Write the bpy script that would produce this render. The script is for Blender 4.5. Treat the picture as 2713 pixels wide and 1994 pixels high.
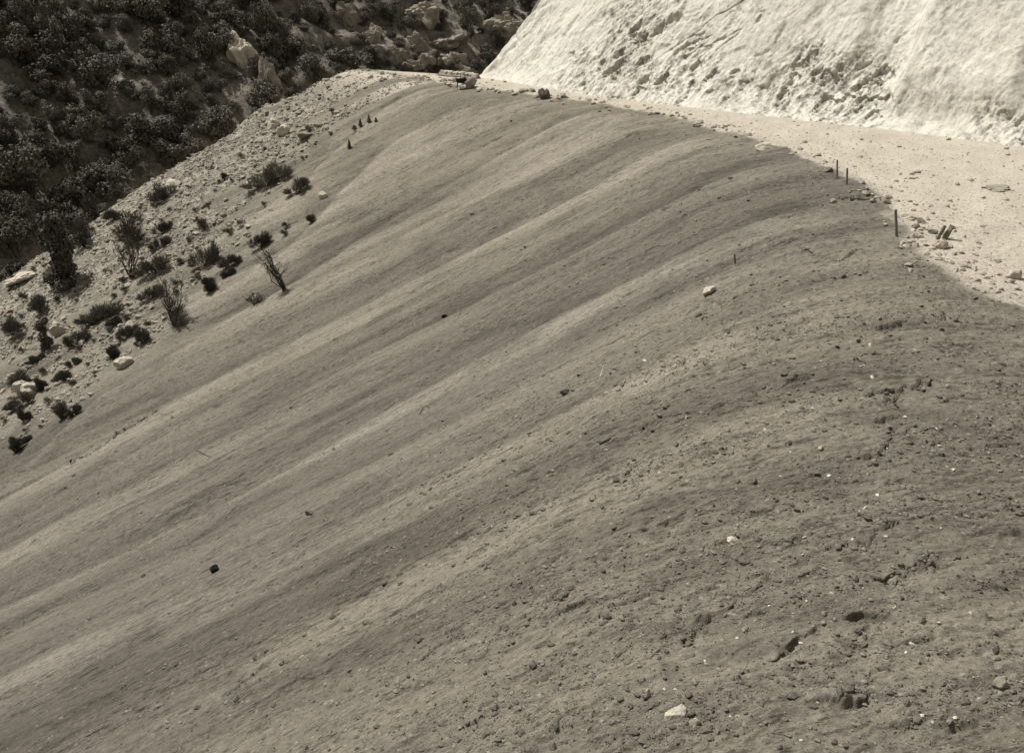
import bpy, bmesh, math, random
import numpy as np
from mathutils import Vector, Matrix
for o in list(bpy.data.objects): bpy.data.objects.remove(o)
SC = bpy.context.scene
COL = SC.collection
R = math.radians
rnd = random.Random(11)
rng = np.random.default_rng(5)

# ------------------------------------------------------------------ camera, sky, sun, exposure
CAMH = 12.0
FPX = 2700.0                      # focal length in pixels of the 2713 px wide photograph
PITCH = math.atan((997 + 120) / FPX)
cd = bpy.data.cameras.new('camera'); cam = bpy.data.objects.new('camera', cd); COL.objects.link(cam)
cam.location = (0, 0, CAMH); cam.rotation_euler = (math.pi/2 - PITCH, 0, 0)
cd.sensor_width = 36; cd.lens = 36 * FPX / 2713; cd.clip_start = 0.1; cd.clip_end = 3000
SC.camera = cam
SUN = Vector((-0.44, 0.24, 0.85)).normalized()      # direction towards the sun
elev = math.asin(SUN.z); azim = math.atan2(SUN.x, SUN.y)
W = bpy.data.worlds.new('World'); SC.world = W; W.use_nodes = True
wn = W.node_tree.nodes; wl = W.node_tree.links
sky = wn.new('ShaderNodeTexSky'); sky.sky_type = 'NISHITA'; sky.sun_disc = False
sky.sun_elevation = elev; sky.sun_rotation = azim
hs = wn.new('ShaderNodeHueSaturation'); hs.inputs['Saturation'].default_value = 0.0   # black and white film
tn = wn.new('ShaderNodeMix'); tn.data_type = 'RGBA'; tn.blend_type = 'MULTIPLY'; tn.inputs[0].default_value = 1
tn.inputs[7].default_value = (1, .97, .90, 1)
wl.new(sky.outputs[0], hs.inputs['Color']); wl.new(hs.outputs[0], tn.inputs[6]); wl.new(tn.outputs[2], wn['Background'].inputs[0])
wn['Background'].inputs[1].default_value = 0.075
sd = bpy.data.lights.new('sun', 'SUN'); sd.energy = 4.6; sd.angle = R(0.55); sd.color = (1, .985, .95)
so = bpy.data.objects.new('sun', sd); COL.objects.link(so)
so.rotation_euler = (-SUN).to_track_quat('-Z', 'Y').to_euler()
SC.render.engine = 'CYCLES'
SC.view_settings.view_transform = 'Standard'; SC.view_settings.look = 'None'
SC.view_settings.exposure = 0.22; SC.view_settings.gamma = 1.0; SC.view_settings.use_curve_mapping = False
SC.render.resolution_x = 1024; SC.render.resolution_y = 752
SC.cycles.max_bounces = 5; SC.cycles.diffuse_bounces = 3

# ------------------------------------------------------------------ helpers
def tag(o, label=None, cat=None, group=None, kind=None):
    if label: o['label'] = label
    if cat: o['category'] = cat
    if group: o['group'] = group
    if kind: o['kind'] = kind
    return o
def obj(name, me, parent=None, mat=None):
    o = bpy.data.objects.new(name, me); COL.objects.link(o)
    if parent is not None: o.parent = parent
    if mat is not None:
        me.materials.clear(); me.materials.append(mat)
    return o
def empty(name, loc, rz=0.0):
    o = bpy.data.objects.new(name, None); COL.objects.link(o); o.empty_display_size = .3
    o.location = loc; o.rotation_euler = (0, 0, rz); return o
def np_mesh(name, V, F, smooth=False):
    V = np.ascontiguousarray(V, dtype=np.float32); F = np.ascontiguousarray(F, dtype=np.int32)
    me = bpy.data.meshes.new(name); n = F.shape[1]
    me.vertices.add(len(V)); me.vertices.foreach_set('co', V.ravel())
    me.loops.add(F.size); me.loops.foreach_set('vertex_index', F.ravel())
    me.polygons.add(len(F))
    me.polygons.foreach_set('loop_start', np.arange(0, F.size, n, dtype=np.int32))
    me.polygons.foreach_set('loop_total', np.full(len(F), n, dtype=np.int32))
    me.polygons.foreach_set('use_smooth', np.full(len(F), smooth, dtype=bool))
    me.update(calc_edges=True)
    return me
def attr(me, name, vals):
    a = me.attributes.new(name, 'FLOAT', 'POINT'); a.data.foreach_set('value', np.ascontiguousarray(vals, dtype=np.float32))
def smooth01(x): x = np.clip(x, 0, 1); return x*x*(3-2*x)
def ramp(x, a, b): return smooth01((x-a)/(b-a))

# value noise, evaluable anywhere
def _h(ix, iy, seed):
    h = (ix.astype(np.int64)*374761393 + iy.astype(np.int64)*668265263 + seed*1442695041) & 0xffffffff
    h = ((h ^ (h >> 13)) * 1274126177) & 0xffffffff
    h = ((h ^ (h >> 16)) * 2246822519) & 0xffffffff
    return ((h ^ (h >> 15)) & 0xffffff) / float(0xffffff)
def vn(x, y, seed=0):
    x = np.asarray(x, dtype=np.float64); y = np.asarray(y, dtype=np.float64)
    ix = np.floor(x); iy = np.floor(y); fx = x-ix; fy = y-iy
    ix = ix.astype(np.int64); iy = iy.astype(np.int64)
    sx = fx*fx*fx*(fx*(fx*6-15)+10); sy = fy*fy*fy*(fy*(fy*6-15)+10)
    a = _h(ix, iy, seed); b = _h(ix+1, iy, seed); c = _h(ix, iy+1, seed); d = _h(ix+1, iy+1, seed)
    return (a + (b-a)*sx + (c-a)*sy + (a-b-c+d)*sx*sy)*2-1
def fbm(x, y, oct=4, seed=0, gain=.5):
    s = 0; a = 1.0; t = 0
    for i in range(oct):
        c, n = math.cos(.6*i), math.sin(.6*i)
        s = s + a*vn((x*c-y*n)*2**i + 17.3*i, (x*n+y*c)*2**i - 9.1*i, seed+i*7); t += a; a *= gain
    return s/t
def worley(x, y, seed=0):
    ix = np.floor(x).astype(np.int64); iy = np.floor(y).astype(np.int64)
    d1 = np.full(np.shape(x), 9.0); d2 = d1.copy(); val = np.zeros(np.shape(x))
    for i in (-1, 0, 1):
        for j in (-1, 0, 1):
            cx = ix+i; cy = iy+j
            dx = cx + _h(cx, cy, seed) - x; dy = cy + _h(cx, cy, seed+5) - y
            d = np.sqrt(dx*dx+dy*dy)
            nearer = d < d1
            d2 = np.where(nearer, d1, np.minimum(d2, d))
            val = np.where(nearer, _h(cx, cy, seed+11), val)
            d1 = np.where(nearer, d, d1)
    return d1, d2, val

# ------------------------------------------------------------------ picture geometry
SP, CP = math.sin(PITCH), math.cos(PITCH)
def ray(px, py):
    u = (px-1356.5)/FPX; v = (997-py)/FPX
    return np.array([u, CP+v*SP, -SP+v*CP])
def flat(px, py, z=0.0):
    d = ray(px, py); t = (z-CAMH)/d[2]; return np.array([d[0]*t, d[1]*t])
def project(x, y, z):
    yy = y*CP - (z-CAMH)*SP; up = y*SP + (z-CAMH)*CP
    return 1356.5 + FPX*x/yy, 997 - FPX*up/yy, yy
E1 = np.array([.982, .187]); E2 = np.array([-.187, .982])
def toq(x, y): return x*E1[0]+y*E1[1], x*E2[0]+y*E2[1]
def fromq(X, Y): return X*E1[0]+Y*E2[0], X*E1[1]+Y*E2[1]
def cast(H, px, py, t0=6, t1=420, n=1600):
    d = ray(px, py); t = np.geomspace(t0, t1, n)
    below = (CAMH + d[2]*t) < H(d[0]*t, d[1]*t)
    i = int(np.argmax(below))
    if not below[i]: return None
    a, b = t[max(i-1, 0)], t[i]
    for _ in range(24):
        m = .5*(a+b)
        if CAMH+d[2]*m < H(np.array([d[0]*m]), np.array([d[1]*m]))[0]: b = m
        else: a = m
    return Vector((d[0]*b, d[1]*b, CAMH+d[2]*b))

# crest of the fill: X' = crest(Y')
CPX = [(2640,1994),(2600,1750),(2540,1500),(2470,1200),(2430,1000),(2400,850),(2395,720),(2378,630),(2318,560),(2250,490),(2130,428),(2000,380),
       (1850,335),(1700,300),(1550,276),(1440,260),(1300,243),(1215,231),(1150,219),(1090,207),(1000,191),(940,189)]
cq = np.array([toq(*flat(*p)) for p in CPX]); cq = cq[np.argsort(cq[:,1])]
_ys = np.linspace(-40, 260, 1500)
_xs = np.interp(_ys, cq[:,1], cq[:,0])
_xs = np.where(_ys < cq[0,1], cq[0,0] + .05*(_ys-cq[0,1]), _xs)
_sl = -0.8
_xs = np.where(_ys > cq[-1,1], cq[-1,0] + _sl*(_ys-cq[-1,1]), _xs)
k = np.exp(-.5*(np.arange(-30, 31)/6.0)**2); k /= k.sum()
_xs = np.convolve(np.pad(_xs, 30, mode='edge'), k, 'valid')
def crest(Y): return np.interp(Y, _ys, _xs)
SLOPE = .455
def base0(X, Y):
    s = crest(Y) - X
    r = np.interp(Y, [10, 40, 70, 110], [13, 11, 7, 5])
    sp = np.maximum(s, 0)
    z = -np.where(sp < r, sp*sp/(2*r), sp - r/2)*SLOPE
    kk = np.interp(Y, [12, 34, 46], [.16, .11, 0])
    sn = np.maximum(-s, 0)
    z = z - kk*np.where(sn < 3, sn*sn/6, sn-1.5)
    return z
def base0xy(x, y):
    X, Y = toq(x, y); return base0(X, Y)
# silhouette of the spur, beyond which the ground drops into the canyon
SPX = [(1300,209),(1150,196),(1000,187),(940,190),(870,222),(800,262),(700,312),(600,372),(480,440),(380,500),(300,556),(200,622),(100,690),(0,758),(-150,860)]
sq = []
for p in SPX:
    v = cast(base0xy, *p); sq.append(toq(v.x, v.y))
sq = np.array(sq); sq = sq[np.argsort(sq[:,0])]
def spur(X): return np.interp(X, sq[:,0], sq[:,1])
# border of the native rubble slope: Y' as a function of X'
BPX = [(1180,222),(1090,240),(1000,285),(900,335),(800,430),(740,505),(690,610),(560,720),(460,860),(390,930),(250,1030),(130,1110),(30,1200),(-120,1310)]
bq = []
for p in BPX:
    v = cast(base0xy, *p); bq.append(toq(v.x, v.y))
bq = np.array(bq); bq = bq[np.argsort(bq[:,0])]
def border(X): return np.interp(X, bq[:,0], bq[:,1])
# crusted ledges and little gullies on the fill
LEDGES = [([(2322,1040),(2360,1032),(2403,1021),(2430,1024),(2470,1001)], .34), ([(2300,1072),(2340,1068),(2372,1045)], .22),
 ([(2255,1204),(2300,1203),(2345,1175),(2380,1140)], .26), ([(2345,1522),(2395,1512),(2440,1501)], .34), ([(2312,1432),(2318,1412),(2345,1405)], .25),
 ([(2322,1545),(2350,1552),(2372,1540)], .2), ([(1722,1732),(1765,1706),(1795,1708),(1822,1682),(1850,1660)], .26), ([(1752,1688),(1790,1662),(1835,1648),(1880,1640),(1930,1610)], .24),
 ([(2192,1798),(2240,1794),(2278,1808),(2300,1790)], .10), ([(2190,1640),(2240,1644),(2290,1630),(2345,1634)], .18), ([(1500,1895),(1565,1862),(1640,1880),(1720,1862)], .2),
 ([(2100,1690),(2150,1672)], .18), ([(2050,1722),(2085,1700)], .16), ([(1110,1275),(1160,1258),(1212,1238)], .22), ([(1262,1208),(1300,1188)], .24),
 ([(190,1212),(240,1190),(294,1148),(346,1115),(410,1078)], .42), ([(620,1822),(660,1796),(700,1765)], .24), ([(690,1745),(740,1720)], .16), ([(2345,866),(2372,858)], .2),
 ([(2230,727),(2290,722)], .22), ([(2360,710),(2270,730)], .0), ([(2120,655),(2160,680),(2230,690),(2260,668)], .22), ([(1990,870),(2060,845),(2130,825)], .12), ([(1625,880),(1680,862),(1740,838)], .16),
 ([(1740,970),(1790,945)], .14), ([(2400,856),(2500,840)], .14), ([(2360,940),(2430,936)], .12), ([(2205,530),(2260,524),(2325,530)], .3), ([(940,1520),(980,1480),(1015,1455)], .22),
 ([(1170,1690),(1060,1750),(990,1800)], .14), ([(1480,1560),(1560,1515),(1650,1480)], .13), ([(1330,1640),(1400,1600),(1480,1560)], .14), ([(2300,1290),(2380,1270)], .14), ([(1160,1240),(1100,1270)], 0.0),
 ([(2160,1246),(2200,1236)], .2), ([(1960,1570),(2010,1545)], .12), ([(2110,1870),(2180,1850),(2230,1860)], .0), ([(2180,1270),(2120,1290),(2070,1300)], .12)]
lr = random.Random(3)
for i in range(75):
    x = lr.uniform(1300, 2620); y = lr.uniform(640, 1960)
    if x + .5*y < 2250 and lr.random() < .75: continue
    L = lr.uniform(14, 60); sl_ = -.42 if x < 2150 else -.18
    LEDGES.append(([(x, y), (x+L*.5, y+L*.5*sl_+lr.uniform(-5, 5)), (x+L, y+L*sl_)], lr.uniform(.06, .15)))
LQ = []
for pts, hgt in LEDGES:
    if hgt <= 0: continue
    q = []
    for p in pts:
        v = cast(base0xy, *p)
        q.append(toq(v.x, v.y))
    LQ.append((np.array(q), hgt))
def ledges(X, Y, shift=False):
    dz = np.zeros(np.shape(X)); sh = np.zeros(np.shape(X))
    for q, hgt in LQ:
        m = np.nonzero((X > q[:,0].min()-2.5) & (X < q[:,0].max()+2.5) & (Y > q[:,1].min()-2.5) & (Y < q[:,1].max()+2.5))
        if len(m[0]) == 0: continue
        x = X[m]; y = Y[m]
        wx = x + .16*vn(x*3.1, y*3.1, 41)
        wy = y + (.22*vn(x*1.5, y*.9, 43) + .10*vn(x*5, y*2.5, 44) + .05*vn(x*13, y*6, 45))*np.interp(y, [14, 30], [.6, 1.1])
        best = np.full(x.shape, 9.0); sgn = np.zeros(x.shape)
        for a, b in zip(q[:-1], q[1:]):
            ab = b-a; L2 = ab@ab
            t = np.clip(((wx-a[0])*ab[0]+(wy-a[1])*ab[1])/L2, 0, 1)
            ddx = wx-(a[0]+t*ab[0]); ddy = wy-(a[1]+t*ab[1])
            d = np.hypot(ddx, ddy); c = ab[0]*ddy-ab[1]*ddx
            if ab[0] < 0: c = -c
            nb = d < best; best = np.where(nb, d, best); sgn = np.where(nb, np.sign(c), sgn)
        d = best*sgn           # negative: camera side
        hh = hgt*(.6+.5*vn(x*1.7, y*1.7, 47))*np.interp(y, [14, 30], [.62, 1])
        up = np.where(d > 0, np.exp(-(d/.4)**2), 0)*.34*hh
        dn = -np.where(d <= 0, np.exp(-(d/.30)**2), 0)*.42*hh
        dz[m] += up+dn
        sh[m] -= hgt*.42*np.clip(.6+1.0*vn(x*3.2, y*3.2, 48), 0, 1.4)*np.exp(-((d-.10)/.12)**2)
    return (dz, sh) if shift else dz
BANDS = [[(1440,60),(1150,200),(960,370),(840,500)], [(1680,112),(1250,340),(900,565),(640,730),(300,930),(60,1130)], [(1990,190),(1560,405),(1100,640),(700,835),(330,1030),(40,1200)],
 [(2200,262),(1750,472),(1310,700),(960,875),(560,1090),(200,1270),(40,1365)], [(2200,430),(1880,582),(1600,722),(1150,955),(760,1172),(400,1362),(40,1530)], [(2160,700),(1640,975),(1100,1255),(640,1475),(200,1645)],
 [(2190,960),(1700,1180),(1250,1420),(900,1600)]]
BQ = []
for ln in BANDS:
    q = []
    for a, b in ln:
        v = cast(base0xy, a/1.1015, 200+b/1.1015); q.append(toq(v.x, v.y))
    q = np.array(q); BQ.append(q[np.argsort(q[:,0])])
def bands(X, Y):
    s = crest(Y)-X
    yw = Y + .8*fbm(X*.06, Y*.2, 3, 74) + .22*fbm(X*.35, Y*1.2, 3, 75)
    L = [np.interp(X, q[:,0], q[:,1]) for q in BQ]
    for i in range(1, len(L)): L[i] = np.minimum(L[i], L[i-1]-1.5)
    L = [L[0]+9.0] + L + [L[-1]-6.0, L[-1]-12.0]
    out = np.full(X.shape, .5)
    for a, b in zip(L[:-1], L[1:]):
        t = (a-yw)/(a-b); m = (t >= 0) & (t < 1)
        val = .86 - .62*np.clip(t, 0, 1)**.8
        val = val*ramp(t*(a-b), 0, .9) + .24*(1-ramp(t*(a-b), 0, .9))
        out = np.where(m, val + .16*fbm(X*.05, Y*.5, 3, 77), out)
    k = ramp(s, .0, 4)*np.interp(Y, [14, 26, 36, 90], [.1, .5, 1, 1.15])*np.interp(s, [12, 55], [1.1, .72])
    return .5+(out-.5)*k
def masks(X, Y):
    s = crest(Y) - X
    n = .9*fbm(X*.35, Y*.35, 4, 3)
    bd = border(X); tq = (Y-bd)/np.maximum(spur(X)-bd, 3)
    inside = ramp(Y - bd + 2.2*fbm(X*.12, Y*.45, 3, 9) + 1.2*n, -1.2, 2.2)
    rocky = inside*np.clip(ramp(tq + .55*fbm(X*.10, Y*.4, 3, 8), .30, .62) + .75*ramp(fbm(X*.16, Y*.6, 3, 7), .02, .3), 0, 1) * ramp(s, -1.5, 2)
    wd = np.interp(Y, [36, 44, 60, 110], [1.7, 1.1, .7, .5])
    road = ramp(-s + wd*n*1.1, .0, .9*wd)
    lim = np.interp(X + 1.5*n, [14, 24.3, 25.3, 26.5, 30], [47, 42, 37, 32, 29])          # where the pale road starts behind the dirt crown
    road = road*ramp(Y + 3.5*n - lim, -3.5, 3.5)
    road = np.maximum(road, ramp(rocky, .2, .8)*ramp(s, 9, 1)*ramp(Y, 90, 97))
    rocky = rocky*(1-road*.75)
    return s, road, rocky
def surf(X, Y, detail=True):
    s, road, rocky = masks(X, Y)
    z = base0(X, Y)
    fill = (1-road)*(1-rocky)
    ribA = ramp(s, .5, 14)
    far = np.interp(Y, [15, 40, 100], [.6, 1.0, 1.35])
    sh = Y + .02*s*np.sin(Y*.21)
    z = z + fill*ribA*far*(.26*vn(X*.022+3, sh*.16, 21) + .06*vn(X*.04, sh*.43, 22) + .035*vn(X*.07, sh*.95, 23))
    z = z + fill*.17*(bands(X, Y)-.5)
    z = z + fill*(.03*vn(X*.14, sh*2.1, 24) + .014*vn(X*.4, sh*4.6, 25))
    rough = ramp(s, 24, 3)*.9 + .25 + .35*vn(X*.12, Y*.5, 26)
    rough = np.clip(rough*np.interp(Y, [15, 40, 65, 110], [1.2, 1.0, .55, .35]), .1, 1.5)
    z = z + fill*rough*(.085*fbm(X*.55, Y*1.05, 3, 27))
    if detail:
        z = z + fill*rough*(.034*fbm(X*2.0, Y*3.6, 3, 28) + .014*fbm(X*8, Y*11, 2, 29))
        pit = np.maximum(fbm(X*.8, Y*3.6, 4, 61, .6)-.30, 0)
        z = z - fill*np.minimum(rough, 1)*pit*.30
        clod = np.maximum(fbm(X*2.6, Y*6.2, 3, 62)-.22, 0)
        z = z + fill*np.minimum(rough+.15, 1)*clod*(.2-.08*ramp(Y, 40, 22))
    z = z + ledges(X, Y)
    # rubble slope: lumps, blocks, steps
    d1, d2, val = worley(X*.55+.3*vn(X, Y, 31), Y*.8, 32)
    lump = .35*fbm(X*.18, Y*.3, 3, 33) + .18*(val-.5)*ramp(d2-d1, 0, .25)
    if detail:
        e1, e2, v2 = worley(X*1.5, Y*2.2, 34)
        lump = lump + .24*(v2-.4)*ramp(e2-e1, 0, .25) + .05*fbm(X*3, Y*5, 3, 35)
    z = z + rocky*lump
    # road: low windrow of rubble along its outer edge, faint ruts
    berm = np.exp(-((s+.5)/.8)**2)*(.12+.22*np.abs(fbm(X*.9, Y*.9, 3, 36)))*ramp(Y, 40, 48)
    z = z + berm
    z = z + road*(.035*fbm(X*.5, Y*.5, 3, 37) + (.016*fbm(X*3, Y*4, 3, 38) if detail else 0))
    d = Y - spur(X) - .5 - .55*fbm(X*.3, Y*.1, 3, 39)*(1-road*.8)
    z = z - np.where(d > 0, np.where(d < 2, d*d/4, d-1)*1.0, 0)
    return z, s, road, rocky
def H1(x, y):
    X, Y = toq(x, y); return surf(X, Y)[0]

# the wooded canyon wall beyond
def H2(x, y):
    z = -25 + .62*(y-138) - .50*(x+62) + 3.6*fbm(x*.022+4, y*.022, 3, 51) + 1.2*fbm(x*.09, y*.09, 3, 52)
    z = z + 2.6*np.abs(vn(x*.03 - y*.045, x*.012, 53)) + .3*fbm(x*.5, y*.5, 3, 54)
    st = ramp(x, -52, -34)*ramp(y, 168, 182)
    q = z/7.0; q = q + .5*fbm(x*.06, y*.06, 3, 59); stepd = (np.floor(q)+ramp(q-np.floor(q), .35, .62))*7.0
    return z*(1-st*.3) + stepd*st*.3 + st*3.0*fbm(x*.12, y*.12, 4, 57)
def at2(px, py): return cast(H2, px, py, 80, 420)

# ------------------------------------------------------------------ materials
def new_mat(name, rough=1.0):
    m = bpy.data.materials.new(name); m.use_nodes = True
    b = m.node_tree.nodes['Principled BSDF']; b.inputs['Roughness'].default_value = rough
    b.inputs['Specular IOR Level'].default_value = .12
    return m, m.node_tree.nodes, m.node_tree.links, b
TINT = (1.0, .895, .73)
def sep(v, t=TINT): return (v*t[0], v*t[1], v*t[2], 1)
def nd(n, t, **kw):
    x = n.new(t)
    for a, b in kw.items():
        if hasattr(x, a): setattr(x, a, b)
        else: x.inputs[a.replace('_', ' ')].default_value = b
    return x
def coords(n, l, scale, rotz=0.0):
    g = n.new('ShaderNodeNewGeometry'); r = n.new('ShaderNodeVectorRotate'); r.rotation_type = 'Z_AXIS'; r.inputs['Angle'].default_value = rotz
    mp = n.new('ShaderNodeVectorMath'); mp.operation = 'MULTIPLY'; mp.inputs[1].default_value = scale
    l.new(g.outputs['Position'], r.inputs['Vector']); l.new(r.outputs[0], mp.inputs[0]); return mp.outputs[0]
def noise(n, l, vec, scale, detail=4, rough=.55):
    t = n.new('ShaderNodeTexNoise'); t.inputs['Scale'].default_value = scale; t.inputs['Detail'].default_value = detail; t.inputs['Roughness'].default_value = rough
    if vec is not None: l.new(vec, t.inputs['Vector'])
    return t.outputs['Fac']
def rampc(n, l, fac, stops):
    r = n.new('ShaderNodeValToRGB'); e = r.color_ramp.elements
    while len(e) > 1: e.remove(e[-1])
    e[0].position = stops[0][0]; e[0].color = stops[0][1]
    for p, c in stops[1:]:
        k = e.new(p); k.color = c
    l.new(fac, r.inputs['Fac']); return r.outputs['Color']
def mixc(n, l, fac, a, b, mode='MIX'):
    m = n.new('ShaderNodeMix'); m.data_type = 'RGBA'; m.blend_type = mode
    for k, v in ((0, fac), (6, a), (7, b)):
        if hasattr(v, 'is_output'): l.new(v, m.inputs[k])
        else: m.inputs[k].default_value = v
    return m.outputs[2]
def bump(n, l, h, strength, dist, prev=None):
    b = n.new('ShaderNodeBump'); b.inputs['Strength'].default_value = strength; b.inputs['Distance'].default_value = dist
    l.new(h, b.inputs['Height'])
    if prev is not None: l.new(prev, b.inputs['Normal'])
    return b.outputs['Normal']
ANG = -math.atan2(E1[1], E1[0])
def g(v): return (v, v, v, 1)
def earth_material():
    m, n, l, b = new_mat('earth')
    iso = coords(n, l, (1, 1, 1), ANG)
    st = coords(n, l, (.022, .20, .04), ANG); st2 = coords(n, l, (.05, .62, .12), ANG); st3 = coords(n, l, (.3, 2.4, .8), ANG)
    a1 = rampc(n, l, noise(n, l, st, 1.0, 3, .5), [(.34, sep(.112)), (.5, sep(.145)), (.66, sep(.188))])
    a2 = rampc(n, l, noise(n, l, st2, 1.0, 3, .5), [(.3, g(.88)), (.7, g(1.12))])
    a3 = rampc(n, l, noise(n, l, st3, 1.0, 3, .6), [(.3, g(.93)), (.7, g(1.06))])
    soil = mixc(n, l, 1.0, mixc(n, l, 1.0, a1, a2, 'MULTIPLY'), a3, 'MULTIPLY')
    gr = rampc(n, l, noise(n, l, coords(n, l, (.75, 1.3, 1), ANG), 5, 8, .86), [(.34, g(.56)), (.5, g(1.0)), (.66, g(1.45))])
    soil = mixc(n, l, 1.0, soil, gr, 'MULTIPLY')
    sp = rampc(n, l, noise(n, l, coords(n, l, (.5, 1.4, 1), ANG), 5.0, 4, .8), [(.35, g(.40)), (.44, g(1.0)), (.62, g(1.0)), (.72, g(1.25))])  # dark flecks: tiny shadows of the grit painted into the soil colour
    sq = rampc(n, l, noise(n, l, coords(n, l, (.22, 1.5, 1), ANG), 2.2, 5, .78), [(.35, g(.5)), (.45, g(1.0))])
    sp = mixc(n, l, 1.0, sp, sq, 'MULTIPLY')
    soil = mixc(n, l, 1.0, soil, sp, 'MULTIPLY')
    sm = rampc(n, l, noise(n, l, coords(n, l, (.05, .75, .2), ANG), 1.0, 4, .6), [(.47, g(0)), (.6, g(1))])
    sf = rampc(n, l, noise(n, l, coords(n, l, (.4, 1.5, 1), ANG), 3.2, 5, .8), [(.40, g(.36)), (.49, g(.95))])  # strips with more painted shadow flecks
    soil = mixc(n, l, sm, soil, mixc(n, l, 1.0, soil, sf, 'MULTIPLY'))
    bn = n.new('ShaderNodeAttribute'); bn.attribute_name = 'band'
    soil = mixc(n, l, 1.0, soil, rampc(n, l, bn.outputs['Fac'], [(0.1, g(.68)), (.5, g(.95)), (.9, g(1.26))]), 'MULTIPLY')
    du = n.new('ShaderNodeAttribute'); du.attribute_name = 'dust_haze'
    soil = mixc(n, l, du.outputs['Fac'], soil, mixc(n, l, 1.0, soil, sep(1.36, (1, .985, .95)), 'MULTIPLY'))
    vo = n.new('ShaderNodeTexVoronoi'); vo.inputs['Scale'].default_value = 7.0; l.new(iso, vo.inputs['Vector'])
    sx = n.new('ShaderNodeSeparateColor'); l.new(vo.outputs['Color'], sx.inputs[0])
    peb = rampc(n, l, sx.outputs[0], [(.0, g(0)), (.95, g(0)), (.97, g(.5))])
    pd = rampc(n, l, vo.outputs['Distance'], [(.0, g(1)), (.25, g(1)), (.4, g(0))])
    pm = mixc(n, l, 1.0, peb, pd, 'MULTIPLY')
    soil = mixc(n, l, pm, soil, sep(.36))
    # pale road
    r1 = rampc(n, l, noise(n, l, coords(n, l, (1, .5, 1), .35), .5, 4, .6), [(.3, sep(.37)), (.7, sep(.47))])
    r2 = rampc(n, l, noise(n, l, iso, 7, 4, .75), [(.35, g(.42)), (.46, g(.97)), (.72, g(1.2))])
    road = mixc(n, l, 1.0, r1, r2, 'MULTIPLY')
    # rubble
    v2 = n.new('ShaderNodeTexVoronoi'); v2.inputs['Scale'].default_value = 3.2; l.new(coords(n, l, (.6, 1, .8), ANG), v2.inputs['Vector'])
    s2 = n.new('ShaderNodeSeparateColor'); l.new(v2.outputs['Color'], s2.inputs[0])
    k1 = rampc(n, l, s2.outputs[0], [(0, sep(.13)), (.5, sep(.22)), (1, sep(.35))])
    k2 = rampc(n, l, noise(n, l, iso, .45, 4, .6), [(.3, g(.72)), (.65, g(1.08))])
    k3 = rampc(n, l, noise(n, l, iso, 11, 4, .7), [(.36, g(.34)), (.48, g(1.08))])
    rub = mixc(n, l, 1.0, mixc(n, l, 1.0, k1, k2, 'MULTIPLY'), k3, 'MULTIPLY')
    ar = n.new('ShaderNodeAttribute'); ar.attribute_name = 'rocky'; ad = n.new('ShaderNodeAttribute'); ad.attribute_name = 'road'
    c = mixc(n, l, ar.outputs['Fac'], soil, rub); c = mixc(n, l, ad.outputs['Fac'], c, road)
    dk = n.new('ShaderNodeAttribute'); dk.attribute_name = 'damp'
    c = mixc(n, l, dk.outputs['Fac'], c, mixc(n, l, 1.0, c, g(.6), 'MULTIPLY'))
    l.new(c, b.inputs['Base Color'])
    nb = bump(n, l, noise(n, l, iso, 5, 8, .82), .65, .09)
    nb = bump(n, l, noise(n, l, iso, 45, 3, .7), .5, .012, nb)
    l.new(nb, b.inputs['Normal'])
    return m
EARTH = earth_material()
def rock_material(name, lo, hi, sc=1.0, bs=.6):
    m, n, l, b = new_mat(name)
    iso = coords(n, l, (1, 1, 1)); oi = n.new('ShaderNodeObjectInfo')
    c1 = rampc(n, l, noise(n, l, iso, 1.3*sc, 5, .6), [(.3, sep(lo)), (.7, sep(hi))])
    c2 = rampc(n, l, noise(n, l, iso, 9*sc, 4, .7), [(.3, g(.72)), (.65, g(1.08))])
    c = mixc(n, l, 1.0, c1, c2, 'MULTIPLY')
    v = rampc(n, l, oi.outputs['Random'], [(0, g(.8)), (1, g(1.12))])
    l.new(mixc(n, l, 1.0, c, v, 'MULTIPLY'), b.inputs['Base Color'])
    l.new(bump(n, l, noise(n, l, iso, 6*sc, 6, .7), bs, .08/sc), b.inputs['Normal'])
    return m
PALE = rock_material('pale_granite', .42, .62)
GREY = rock_material('grey_rock', .20, .34)
IRONROCK = rock_material('dark_rock', .09, .18)
DIRT = rock_material('soil_clod', .10, .17)
RUBBLE = rock_material('rubble', .26, .48)
HILLROCK = rock_material('weathered_rock', .18, .38, .5, .9)
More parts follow.
